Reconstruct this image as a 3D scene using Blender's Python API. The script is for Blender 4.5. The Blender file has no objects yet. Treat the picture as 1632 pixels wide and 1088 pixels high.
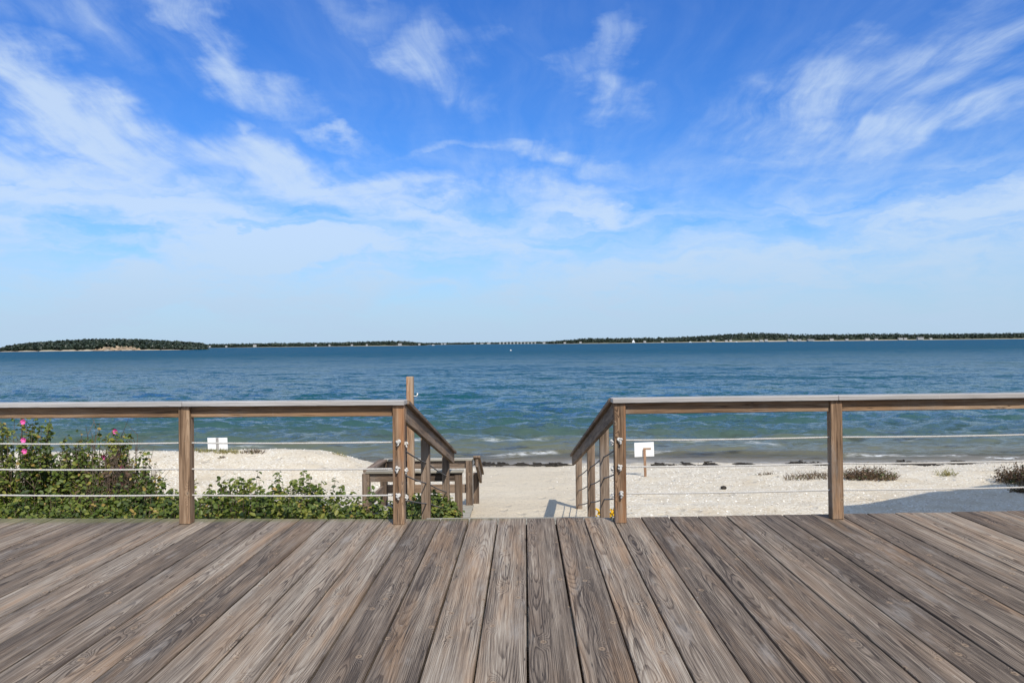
import bpy, bmesh, math, random
import numpy as np
from mathutils import Vector, Matrix, Euler
R = math.radians
random.seed(7); rng = np.random.default_rng(7)
sc = bpy.context.scene
COL = sc.collection

# ------------------------------------------------------------------ camera
CAMZ = 3.10                 # above sea level
FPX = 1250.0                # focal length in pixels of the 1632 wide photograph
cam_d = bpy.data.cameras.new('camera'); cam = bpy.data.objects.new('camera', cam_d); COL.objects.link(cam)
cam_d.sensor_width = 36.0; cam_d.lens = FPX / 1632 * 36.0
cam_d.clip_start = 0.05; cam_d.clip_end = 80000
yaw, pitch, roll = 0.0160, 0.0026, -0.0108
cam.matrix_world = (Matrix.Translation((0, 0, CAMZ)) @ Matrix.Rotation(yaw, 4, 'Z') @
                    Matrix.Rotation(math.pi / 2 + pitch, 4, 'X') @ Matrix.Rotation(roll, 4, 'Z'))
sc.camera = cam

# ------------------------------------------------------------------ light
SUN_EL, SUN_AZ = R(46), R(158)     # azimuth clockwise from +Y: behind the camera, to the right
sun_dir = Vector((math.sin(SUN_AZ) * math.cos(SUN_EL), math.cos(SUN_AZ) * math.cos(SUN_EL), math.sin(SUN_EL)))
sd = bpy.data.lights.new('sun', 'SUN'); sun = bpy.data.objects.new('sun', sd); COL.objects.link(sun)
sd.energy = 4.15; sd.angle = R(0.53); sd.color = (1.0, 0.94, 0.85)
sun.rotation_euler = (-sun_dir).to_track_quat('-Z', 'Y').to_euler()
sun.location = (8, -20, 30)
sc.view_settings.view_transform = 'Standard'; sc.view_settings.look = 'None'
sc.view_settings.exposure = 0.2; sc.view_settings.gamma = 1.0; sc.view_settings.use_curve_mapping = False
sc.cycles.max_bounces = 6; sc.cycles.transparent_max_bounces = 8
sc.cycles.caustics_reflective = False; sc.cycles.caustics_refractive = False


class G:
    """small helper for building node trees"""
    def __init__(s, tree):
        s.t = tree; s.n = tree.nodes; s.l = tree.links
    def put(s, sock, v):
        if isinstance(v, bpy.types.NodeSocket): s.l.new(v, sock)
        elif v is not None:
            if hasattr(sock.default_value, '__len__') and not hasattr(v, '__len__'): v = [v] * len(sock.default_value)
            if hasattr(v, '__len__') and len(v) == 3 and len(sock.default_value) == 4: v = (*v, 1)
            sock.default_value = v
    def m(s, op, a, b=None, c=None, clamp=False):
        n = s.n.new('ShaderNodeMath'); n.operation = op; n.use_clamp = clamp
        for i, v in enumerate((a, b, c)):
            if v is not None: s.put(n.inputs[i], v)
        return n.outputs[0]
    def v(s, op, a, b=None, scale=None):
        n = s.n.new('ShaderNodeVectorMath'); n.operation = op
        s.put(n.inputs[0], a)
        if b is not None: s.put(n.inputs[1], b)
        if scale is not None: s.put(n.inputs['Scale'], scale)
        return n.outputs['Value'] if op in ('LENGTH', 'DISTANCE', 'DOT_PRODUCT') else n.outputs[0]
    def comb(s, x=0, y=0, z=0):
        n = s.n.new('ShaderNodeCombineXYZ')
        for i, q in enumerate((x, y, z)): s.put(n.inputs[i], q)
        return n.outputs[0]
    def sep(s, v):
        n = s.n.new('ShaderNodeSeparateXYZ'); s.put(n.inputs[0], v); return n.outputs
    def noise(s, vec, scale=1, detail=4, rough=.55, dist=0, out=0):
        n = s.n.new('ShaderNodeTexNoise'); s.put(n.inputs['Vector'], vec)
        for k, q in (('Scale', scale), ('Detail', detail), ('Roughness', rough), ('Distortion', dist)): s.put(n.inputs[k], q)
        return n.outputs[out]
    def ramp(s, fac, stops, interp='LINEAR'):
        n = s.n.new('ShaderNodeValToRGB'); s.put(n.inputs[0], fac); e = n.color_ramp; e.interpolation = interp
        while len(e.elements) < len(stops): e.elements.new(.5)
        for el, (p, c) in zip(e.elements, stops):
            el.position = p; el.color = (*c, 1) if len(c) == 3 else c
        return n.outputs[0]
    def mix(s, fac, a, b, blend='MIX'):
        n = s.n.new('ShaderNodeMix'); n.data_type = 'RGBA'; n.blend_type = blend
        s.put(n.inputs[0], fac); s.put(n.inputs[6], a); s.put(n.inputs[7], b); return n.outputs[2]
    def mr(s, v, a, b, c=0, d=1, smooth=True):
        n = s.n.new('ShaderNodeMapRange'); n.interpolation_type = 'SMOOTHSTEP' if smooth else 'LINEAR'
        s.put(n.inputs[0], v)
        for i, q in enumerate((a, b, c, d)): s.put(n.inputs[i + 1], q)
        return n.outputs[0]
    def mapping(s, vec, loc=(0, 0, 0), rot=(0, 0, 0), scale=(1, 1, 1), typ='POINT'):
        n = s.n.new('ShaderNodeMapping'); n.vector_type = typ; s.put(n.inputs[0], vec)
        n.inputs['Location'].default_value = loc; n.inputs['Rotation'].default_value = rot; n.inputs['Scale'].default_value = scale
        return n.outputs[0]
    def tex(s, out='Object'):
        return s.n.new('ShaderNodeTexCoord').outputs[out]
    def attr(s, name):
        n = s.n.new('ShaderNodeAttribute'); n.attribute_name = name; return n.outputs['Fac']
    def bump(s, h, strength=.5, dist=.01, normal=None):
        n = s.n.new('ShaderNodeBump'); s.put(n.inputs['Height'], h); s.put(n.inputs['Strength'], strength); s.put(n.inputs['Distance'], dist)
        if normal is not None: s.put(n.inputs['Normal'], normal)
        return n.outputs[0]


def material(name):
    m = bpy.data.materials.new(name); m.use_nodes = True
    g = G(m.node_tree); b = g.n['Principled BSDF']
    return m, g, b


# ------------------------------------------------------------------ sky
w = bpy.data.worlds.new('World'); sc.world = w; w.use_nodes = True
g = G(w.node_tree); bg = g.n['Background']
sky = g.n.new('ShaderNodeTexSky'); sky.sky_type = 'NISHITA'; sky.sun_disc = False
sky.sun_elevation = SUN_EL; sky.sun_rotation = SUN_AZ; sky.altitude = 0
sky.air_density = 1.0; sky.dust_density = 0.4; sky.ozone_density = 2.5
d = g.tex('Generated'); dx, dy, dz = g.sep(d)
az = g.m('ARCTAN2', dx, dy); el = g.m('ARCSINE', dz)
tint = g.ramp(g.m('MULTIPLY', el, 2.0, clamp=True), [(0, (.52, .70, .93)), (.12, (.40, .64, .93)), (.42, (.25, .535, .94)), (.85, (.185, .49, .98))])
blue = g.mix(1.0, sky.outputs[0], tint, 'MULTIPLY')
# cirrus: direction-space banks, broken up by a wispy noise on a cloud-layer projection
def sky_pt(px, py):
    a = (px - 836) - (py - 547) * .0108; b = (py - 547) + (px - 836) * .0108
    A = math.atan(a / FPX); return A, math.atan(-b / FPX * math.cos(A))
ae = g.comb(az, el, 0)
wv = g.noise(g.v('MULTIPLY', ae, (5, 11, 1)), 1, 2, .5, 0, 1)
wv2 = g.noise(g.v('MULTIPLY', ae, (16, 34, 1)), 1, 4, .6, 0, 1)
aew = g.v('ADD', ae, g.v('MULTIPLY', g.v('SUBTRACT', wv, (.5, .5, .5)), (.22, .10, 0)))
aew = g.v('ADD', aew, g.v('MULTIPLY', g.v('SUBTRACT', wv2, (.5, .5, .5)), (.10, .055, 0)))
banks = [(90, 165, 280, 55, 24, .9), (350, 60, 190, 40, 33, .8), (120, 20, 260, 50, 10, .45), (700, 90, 100, 55, 25, .62),
         (500, 285, 280, 52, 12, 1.0), (130, 290, 300, 60, 5, .95), (650, 335, 190, 40, 8, .9), (300, 345, 420, 40, 3, .85), (900, 330, 170, 55, 5, .85),
         (880, 250, 190, 26, 12, .6), (420, 395, 800, 55, 2, .95), (1200, 440, 900, 60, -3, .85), (250, 470, 900, 70, 0, .85), (1440, 95, 380, 62, -14, .62),
         (1330, 150, 260, 20, -10, .6), (1560, 330, 260, 38, -14, .85), (1500, 390, 300, 30, -6, .6), (1450, 195, 330, 40, -8, .65),
         (950, 80, 110, 32, -45, .5), (965, 155, 70, 30, 10, .5), (385, 195, 40, 26, 60, .5), (540, 205, 120, 15, 18, .55),
         (720, 232, 160, 14, -8, .45), (1270, 232, 70, 15, -8, .45), (1110, 310, 150, 28, -5, .35), (540, 10, 160, 30, 15, .3)]
cov = None
for (px, py, L, H, t, k) in banks:
    A, E = sky_pt(px, py)
    q = g.mapping(aew, (A, E, 0), (0, 0, R(-t)), (L / FPX * 1.55, H / FPX * 1.75, 1), 'TEXTURE')
    f = g.m('MULTIPLY', g.mr(g.v('LENGTH', q), 1.0, 0.0), k)
    cov = f if cov is None else g.m('MAXIMUM', cov, f)
cp = g.m('ADD', dz, .16)
pl = g.comb(g.m('DIVIDE', dx, cp), g.m('DIVIDE', dy, cp), 0)
warp = g.noise(pl, 1.1, 3, .5, 0, 1)
plw = g.v('ADD', pl, g.v('SCALE', g.v('SUBTRACT', warp, (.5, .5, .5)), scale=.42))
n1 = g.noise(g.mapping(plw, (3, 1, 0), (0, 0, R(-8)), (4.0, .8, 1)), 1.8, 10, .62, .12)
n3 = g.noise(g.mapping(plw, (9, 4, 0), (0, 0, R(20)), (1.2, 1.0, 1)), 2.2, 8, .6, .6)
n2 = g.noise(g.mapping(pl, (0, 7, 0), (0, 0, R(10)), (1, 1.6, 1)), .7, 4, .5, .3)
n4 = g.noise(g.mapping(aew, (2, 5, 0), (0, 0, R(-4)), (5.5, 26, 1)), 1, 7, .58, .25)      # low layered veil
wl_ = g.mr(el, R(15), R(8))
up_ = g.m('ADD', g.m('MULTIPLY', n1, .66), g.m('MULTIPLY', n3, .34))
nn = g.m('ADD', g.m('MULTIPLY', up_, g.m('SUBTRACT', 1, wl_)), g.m('MULTIPLY', g.m('ADD', g.m('MULTIPLY', n4, .75), g.m('MULTIPLY', n3, .25)), wl_))
back = g.m('MULTIPLY', g.mr(g.m('MAXIMUM', g.m('ABSOLUTE', az), g.m('MULTIPLY', el, 1.7)), .72, 1.1), 1.0)     # unseen cirrus added round the sky, denser there to whiten the fill light
cov = g.m('MAXIMUM', cov, g.m('MULTIPLY', back, g.mr(n2, .28, .52)))
cov = g.m('MAXIMUM', cov, g.mr(el, R(17), R(7), .16, .55))
dens = g.m('MULTIPLY', cov, g.m('ADD', .44, g.m('MULTIPLY', g.m('SUBTRACT', nn, .42), 5.0)), clamp=True)
dens = g.m('ADD', dens, g.m('MULTIPLY', g.m('MULTIPLY', cov, cov), .25))
dens = g.m('MULTIPLY', g.mr(dens, .0, 1.12), .80, clamp=True)
haze_h = g.mr(el, R(10), R(0.3), 0, .84)
c1 = g.mix(dens, blue, (3.7, 4.5, 5.5))
c2 = g.mix(haze_h, c1, (2.62, 3.55, 4.65))
g.put(bg.inputs[0], c2); bg.inputs[1].default_value = 0.15

# ------------------------------------------------------------------ helpers for objects
def tag(o, label=None, cat=None, group=None, kind=None):
    if label: o['label'] = label
    if cat: o['category'] = cat
    if group: o['group'] = group
    if kind: o['kind'] = kind
    return o

def thing(name, loc, label, cat, group=None):
    o = bpy.data.objects.new(name, None); COL.objects.link(o); o.location = loc; o.empty_display_size = .2
    return tag(o, label, cat, group)

WM = {}
def link(name, me, mat=None, parent=None, mw=None):
    if mat is not None and not me.materials: me.materials.append(mat)
    o = bpy.data.objects.new(name, me); COL.objects.link(o)
    if parent is not None:
        o.parent = parent
        base = Matrix.Translation(parent.location) if parent.parent is None else WM[parent.name]
        o.matrix_parent_inverse = Matrix.Identity(4)
        o.matrix_basis = base.inverted() @ (mw if mw is not None else Matrix.Identity(4))
    elif mw is not None:
        o.matrix_world = mw
    return o

def mesh_np(name, verts, faces, smooth=False):
    me = bpy.data.meshes.new(name)
    me.from_pydata([tuple(p) for p in verts] if not isinstance(verts, list) else verts, [], faces if isinstance(faces, list) else faces.tolist())
    me.update()
    if smooth: me.polygons.foreach_set('use_smooth', [True] * len(me.polygons))
    return me

def box_mesh(name, sx, sy, sz, bev=.004, jitter=0):
    bm = bmesh.new(); bmesh.ops.create_cube(bm, size=1)
    bmesh.ops.scale(bm, vec=(sx, sy, sz), verts=bm.verts)
    if jitter:
        for v in bm.verts: v.co += Vector([random.uniform(-jitter, jitter) for _ in range(3)])
    if bev: bmesh.ops.bevel(bm, geom=bm.edges[:], offset=bev, segments=1, affect='EDGES')
    me = bpy.data.meshes.new(name); bm.to_mesh(me); bm.free(); return me

_cache = {}
def beam(name, p0, p1, width, height, mat, parent, up=(0, 0, 1), bev=.004, share=True):
    """squared timber from p0 to p1: local Y along its length, X across, Z up"""
    p0, p1 = Vector(p0), Vector(p1); y = (p1 - p0); L = y.length; y.normalize()
    u = Vector(up)
    if abs(y.dot(u)) > .98: u = Vector((0, 1, 0))
    x = y.cross(u).normalized(); z = x.cross(y)
    key = (round(L, 3), width, height, mat.name)
    if share and key in _cache: me = _cache[key]
    else: me = _cache[key] = box_mesh(name, width, L, height, bev); me.materials.append(mat)
    M = Matrix((x, y, z)).transposed().to_4x4(); M.translation = (p0 + p1) / 2
    return link(name, me, None, parent, M)

def tube(pts, rad, sides=6, bm=None):
    own = bm is None
    if own: bm = bmesh.new()
    pts = [Vector(p) for p in pts]; rings = []
    for i, p in enumerate(pts):
        t = (pts[min(i + 1, len(pts) - 1)] - pts[max(i - 1, 0)]).normalized()
        a = t.orthogonal().normalized() if abs(t.z) > .9 else t.cross(Vector((0, 0, 1))).normalized(); b = t.cross(a)
        r = rad[i] if hasattr(rad, '__len__') else rad
        rings.append([bm.verts.new(p + a * (r * math.cos(k * 2 * math.pi / sides)) + b * (r * math.sin(k * 2 * math.pi / sides))) for k in range(sides)])
    for i in range(len(rings) - 1):
        for k in range(sides):
            bm.faces.new((rings[i][k], rings[i][(k + 1) % sides], rings[i + 1][(k + 1) % sides], rings[i + 1][k]))
    bm.faces.new(rings[0][::-1]); bm.faces.new(rings[-1])
    return bm

def bm_mesh(bm, name, smooth=False):
    bmesh.ops.recalc_face_normals(bm, faces=bm.faces)
    me = bpy.data.meshes.new(name); bm.to_mesh(me); bm.free()
    if smooth: me.polygons.foreach_set('use_smooth', [True] * len(me.polygons))
    return me

def px2w(px, py, D):
    """a photo pixel at distance D along the boards -> world point"""
    a = (px - 836) - (py - 547) * .0108; b = (py - 547) + (px - 836) * .0108
    return Vector((a * D / FPX, D, CAMZ - b * D / FPX))

# ------------------------------------------------------------------ wood
def wood(name, cols, ring=.0060, tone=.25, warm=(.30, .19, .11), warm_amt=.3, knots=True, moss=False, contrast=1.0, fs=1.0, bandk=.8, checks=True):
    m, g, b = material(name)
    P = g.tex('Object'); x, y, z = g.sep(P)
    oi = g.n.new('ShaderNodeObjectInfo'); rnd = oi.outputs['Random']
    wn = g.n.new('ShaderNodeTexWhiteNoise'); wn.noise_dimensions = '1D'; g.put(wn.inputs['W'], g.m('MULTIPLY', rnd, 917.3))
    h1, h2, h3 = g.sep(wn.outputs['Color'])
    off = g.m('MULTIPLY', rnd, 213.0)
    Y = g.m('ADD', y, off)
    yv = g.comb(0, Y, off)
    wob = g.sep(g.noise(yv, .6, 2, .4, 0, 1))                      # wander of the pith along the board
    x0 = g.m('ADD', g.m('MULTIPLY', g.m('SUBTRACT', h1, .5), .14), g.m('MULTIPLY', g.m('SUBTRACT', wob[0], .5), .10))
    z0 = g.m('SUBTRACT', g.m('MULTIPLY', g.m('SUBTRACT', wob[1], .5), .13), g.m('MULTIPLY_ADD', h2, .07, .035))
    fine = g.noise(g.comb(g.m('MULTIPLY', x, 22), g.m('MULTIPLY', Y, 2.2), off), 1, 3, .5)
    ex = g.m('SUBTRACT', x, x0); ez = g.m('SUBTRACT', z, z0)
    r = g.m('SQRT', g.m('ADD', g.m('MULTIPLY', ex, ex), g.m('MULTIPLY', ez, ez)))
    r = g.m('ADD', r, g.m('MULTIPLY', fine, .008))
    core = None
    if knots:
        vo = g.n.new('ShaderNodeTexVoronoi'); vo.voronoi_dimensions = '2D'; vo.inputs['Randomness'].default_value = .9
        sv = g.comb(g.m('MULTIPLY', g.m('ADD', x, g.m('MULTIPLY', h3, 7)), 6.0), g.m('MULTIPLY', Y, 1.9), 0)
        g.put(vo.inputs['Vector'], sv); vo.inputs['Scale'].default_value = 1
        dl = g.sep(g.v('SUBTRACT', sv, vo.outputs['Position']))
        kx = g.m('DIVIDE', dl[0], 6.0); ky = g.m('DIVIDE', dl[1], 1.9)
        kr = g.sep(vo.outputs['Color']); on = g.mr(kr[0], .30, .32)
        def gauss(sx, sy):
            a = g.m('DIVIDE', kx, sx); c = g.m('DIVIDE', ky, sy)
            return g.m('MULTIPLY', g.m('EXPONENT', g.m('MULTIPLY', g.m('ADD', g.m('MULTIPLY', a, a), g.m('MULTIPLY', c, c)), -1)), on)
        r = g.m('ADD', r, g.m('MULTIPLY', gauss(.024, .070), .030))
        core = gauss(.016, .022)
    ph = g.m('DIVIDE', r, ring)
    saw = g.m('FRACT', ph)
    late = g.m('MULTIPLY', g.mr(saw, .45, .9), g.mr(saw, 1.0, .92))     # dark latewood line
    fib = g.noise(g.comb(g.m('MULTIPLY', x, 190 * fs), g.m('MULTIPLY', Y, 3.5), g.m('ADD', off, g.m('MULTIPLY', z, 190 * fs))), 1, 3, .65)
    fib2 = g.noise(g.comb(g.m('MULTIPLY', x, 75 * fs), g.m('MULTIPLY', Y, 1.3), g.m('ADD', off, g.m('MULTIPLY', z, 75 * fs))), 1, 4, .6)
    band = g.noise(g.comb(g.m('MULTIPLY', x, 13), g.m('MULTIPLY', Y, .55), off), 1, 3, .5)
    blot = g.noise(g.comb(g.m('MULTIPLY', x, 5), g.m('MULTIPLY', Y, 1.1), g.m('ADD', off, 40)), 1, 4, .55)
    # strength of visible rings differs from place to place
    rs = g.mr(blot, .32, .68, .25, 1.0)
    t = g.m('ADD', g.m('MULTIPLY', g.m('SUBTRACT', fib, .5), .95), g.m('MULTIPLY_ADD', g.m('SUBTRACT', fib2, .5), .95, .56))
    dl_ = g.mr(g.noise(g.comb(g.m('MULTIPLY', x, 120 * fs), g.m('MULTIPLY', Y, 1.8), g.m('ADD', g.m('ADD', off, 61), g.m('MULTIPLY', z, 120 * fs))), 1, 2, .5), .60, .70)
    t = g.m('SUBTRACT', t, g.m('MULTIPLY', dl_, .24 if checks else .05))
    t = g.m('SUBTRACT', t, g.m('MULTIPLY', g.m('MULTIPLY', late, rs), .42 * contrast))
    t = g.m('ADD', t, g.m('MULTIPLY', g.m('SUBTRACT', band, .5), bandk))
    t = g.m('ADD', t, g.m('MULTIPLY', g.m('SUBTRACT', rnd, .5), tone))
    col = g.ramp(t, [(.12, cols[0]), (.42, cols[1]), (.66, cols[2]), (.95, cols[3])])
    wm = g.m('MULTIPLY', g.mr(g.noise(g.comb(g.m('MULTIPLY', x, 9), g.m('MULTIPLY', Y, .9), g.m('ADD', off, 90)), 1, 4, .6), .42, .72), warm_amt)
    wm = g.m('MULTIPLY', wm, g.m('MULTIPLY_ADD', h2, 1.2, .35))
    col = g.mix(wm, col, g.mix(g.m('MULTIPLY', t, 1.1, clamp=True), tuple(c * .45 for c in warm), tuple(c * 1.25 for c in warm)))
    if core is not None:
        col = g.mix(g.m('MULTIPLY', g.mr(core, .25, .6), .75), col, g.mix(g.mr(core, .75, .98), (.30, .215, .14), (.10, .065, .045)))
    # cracks (checks) along the grain
    ck = g.noise(g.comb(g.m('MULTIPLY', g.m('ADD', x, z), 42), g.m('MULTIPLY', Y, .8), g.m('ADD', off, 17)), 1, 2, .5)
    crack = g.m('MULTIPLY', g.mr(g.m('ABSOLUTE', g.m('SUBTRACT', ck, .5)), .010, .002), g.mr(blot, .44, .56))
    if not checks: crack = g.m('MULTIPLY', crack, 0)
    col = g.mix(g.m('MULTIPLY', crack, .85), col, (.035, .028, .024))
    # bird lime and scuffs: small pale flecks
    fl = g.noise(g.comb(g.m('MULTIPLY', x, 45), g.m('MULTIPLY', Y, 22), off), 1, 5, .7)
    col = g.mix(g.m('MULTIPLY', g.mr(fl, .66, .74), .6), col, (.46, .44, .41))
    worn = g.mr(g.noise(g.comb(g.m('MULTIPLY', x, 7), g.m('MULTIPLY', Y, 1.5), g.m('ADD', off, 130)), 1, 5, .65), .56, .72)
    col = g.mix(g.m('MULTIPLY', worn, .34), col, (.36, .33, .295))
    if moss:
        wx, wy, wz = g.sep(g.n.new('ShaderNodeNewGeometry').outputs['Position'])
        mo = g.noise(g.comb(wx, wy, 0), 9, 4, .6)
        k = g.m('MULTIPLY', g.mr(g.m('ADD', wy, g.m('MULTIPLY', mo, .22)), 6.50, 6.66), g.mr(wx, .2, -.6))
        col = g.mix(g.m('MULTIPLY', k, .55), col, (.13, .14, .035))
    g.put(b.inputs['Base Color'], col)
    b.inputs['Roughness'].default_value = .78; b.inputs['Specular IOR Level'].default_value = .25
    hgt = g.m('SUBTRACT', g.m('ADD', g.m('MULTIPLY', fib, .5), g.m('MULTIPLY', fib2, .5)), g.m('ADD', g.m('MULTIPLY', late, .35), g.m('MULTIPLY', crack, 1.2)))
    g.put(b.inputs['Normal'], g.bump(hgt, .8, .004))
    return m

DECKW = wood('deck_wood', [(.055, .041, .031), (.147, .114, .086), (.250, .200, .152), (.40, .345, .275)], tone=.36, warm_amt=.5, moss=True, contrast=1.0)
POSTW = wood('post_wood', [(.09, .054, .032), (.235, .150, .090), (.36, .245, .155), (.48, .37, .27)], tone=.2, warm=(.40, .19, .085), warm_amt=.75, fs=.42, bandk=1.0)
CAPW = wood('cap_wood', [(.20, .185, .17), (.30, .285, .27), (.39, .375, .36), (.50, .48, .46)], tone=.1, warm_amt=.08, contrast=.5, knots=False, checks=False)
RAILW = wood('stair_wood', [(.065, .046, .033), (.155, .110, .078), (.245, .18, .13), (.36, .285, .22)], tone=.3, warm_amt=.5, fs=.45)
PALEW = wood('pale_platform_wood', [(.17, .155, .125), (.28, .26, .21), (.37, .345, .285), (.48, .45, .38)], tone=.15, warm_amt=.1, contrast=.6, knots=False)
UNDERW = wood('under_rail_wood', [(.085, .052, .032), (.20, .125, .075), (.30, .20, .125), (.42, .32, .23)], tone=.2, warm=(.34, .19, .09), warm_amt=.75, knots=False, fs=.42)

# ------------------------------------------------------------------ ground: beach and sea bed in one sheet
def sstep(a, b, v):
    t = np.clip((v - a) / (b - a), 0, 1); return t * t * (3 - 2 * t)

_wk = [(rng.normal(0, 1, 2), rng.uniform(0, 6.28)) for _ in range(24)]
def lumps(x, y, wl):
    s = 0
    for k, (d, p) in enumerate(_wk[:12]):
        d = d / np.hypot(*d); f = 2 * np.pi / (wl * (0.6 + .1 * k)); s = s + np.sin((x * d[0] + y * d[1]) * f + p)
    return s / 5.0

def shore_y(x):      # where the water meets the sand
    return 20.0 + .35 * np.sin(x * .23 + 1) + .18 * np.sin(x * .61) - .0 * x

def ground_z(x, y):
    x = np.asarray(x, float); y = np.asarray(y, float)
    s = shore_y(x)
    z = np.where(y < 11, .62, .62 * (1 - np.clip((y - 11) / (s - 11), 0, 1) ** 1.15))
    z = np.where(y > s, -.055 * (y - s), z)
    z = np.maximum(z, -3.5)
    mound = sstep(-1.9, -4.6, x) * np.exp(-((y - 16.2) / 2.1) ** 2) * .66
    mound2 = sstep(2.0, 6.5, x) * np.exp(-((y - 15.8) / 2.4) ** 2) * .13
    land = sstep(.3, -1.0, y - s)
    z = z + (mound + mound2) * land + land * (.022 * lumps(x, y, 1.6) + .010 * lumps(y + 3, x, .5)) * (1 - .6 * np.exp(-((x + .1) / .8) ** 2))
    return z

def gz(x, y): return float(ground_z(x, y))

def grid_mesh(name, xs, ys, zf):
    X, Y = np.meshgrid(xs, ys); Z = zf(X, Y)
    V = np.stack([X, Y, Z], -1).reshape(-1, 3); nx, ny = len(xs), len(ys)
    i = np.arange((nx - 1) * (ny - 1)); r, c = i // (nx - 1), i % (nx - 1); a = r * nx + c
    F = np.stack([a, a + 1, a + 1 + nx, a + nx], -1)
    me = bpy.data.meshes.new(name); me.vertices.add(len(V)); me.vertices.foreach_set('co', V.ravel())
    me.loops.add(len(F) * 4); me.loops.foreach_set('vertex_index', F.ravel())
    me.polygons.add(len(F)); me.polygons.foreach_set('loop_start', np.arange(len(F)) * 4)
    me.polygons.foreach_set('use_smooth', np.ones(len(F), bool)); me.update(calc_edges=True); return me

xs = np.concatenate([np.linspace(-400, -31, 20), np.linspace(-30, 30, 420), np.linspace(31, 400, 20)])
ys = np.concatenate([np.linspace(-300, 5, 24), np.linspace(5.3, 24, 190), np.linspace(24.6, 140, 50)])
SAND, g, b = material('shell_sand')
P = g.n.new('ShaderNodeNewGeometry').outputs['Position']; x, y, z = g.sep(P)
big = g.noise(P, .7, 4, .55); fine = g.noise(P, 55, 3, .6)
vo = g.n.new('ShaderNodeTexVoronoi'); g.put(vo.inputs['Vector'], P); vo.inputs['Scale'].default_value = 42
chip = g.sep(vo.outputs['Color'])
col = g.ramp(g.m('ADD', g.m('MULTIPLY', big, .6), g.m('MULTIPLY', fine, .4)), [(.25, (.47, .39, .28)), (.5, (.565, .485, .36)), (.8, (.64, .565, .44))])
shell = g.m('MULTIPLY', g.mr(g.m('ABSOLUTE', g.m('ADD', x, .15)), .55, 2.0), g.mr(g.noise(P, 1.6, 4, .6), .30, .55))   # crushed shells off the trodden path
col = g.mix(g.m('MULTIPLY', shell, g.mr(chip[0], .35, .9)), col, (.70, .65, .55))
col = g.mix(g.m('MULTIPLY', g.mr(chip[1], .86, .95), .45), col, (.30, .24, .17))
wet = g.mr(g.m('ADD', z, g.m('MULTIPLY', g.m('SUBTRACT', g.noise(P, 1.2, 3, .5), .5), .12)), .10, .03)
col = g.mix(g.m('MULTIPLY', wet, .75), col, (.20, .165, .115))
g.put(b.inputs['Base Color'], col); g.put(b.inputs['Roughness'], g.m('MULTIPLY_ADD', wet, -.5, .9)); b.inputs['Specular IOR Level'].default_value = .3
hh = g.m('ADD', g.m('MULTIPLY', chip[2], .5), g.m('ADD', fine, g.m('MULTIPLY', g.noise(P, 9, 3, .5), 1.5)))
fv = g.n.new('ShaderNodeTexVoronoi'); g.put(fv.inputs['Vector'], g.mapping(P, scale=(3.4, 2.0, 0))); fv.inputs['Scale'].default_value = 1
dent = g.m('MULTIPLY', g.mr(fv.outputs['Distance'], .30, .12), g.mr(g.sep(fv.outputs['Color'])[0], .35, .45))
n_a = g.bump(g.m('SUBTRACT', g.noise(P, 2.2, 3, .5), g.m('MULTIPLY', dent, .8)), .6, .06)
g.put(b.inputs['Normal'], g.bump(hh, .7, .018, n_a))
tag(link('sand_beach', grid_mesh('sand_beach', xs, ys, ground_z), SAND), kind='structure')

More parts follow.
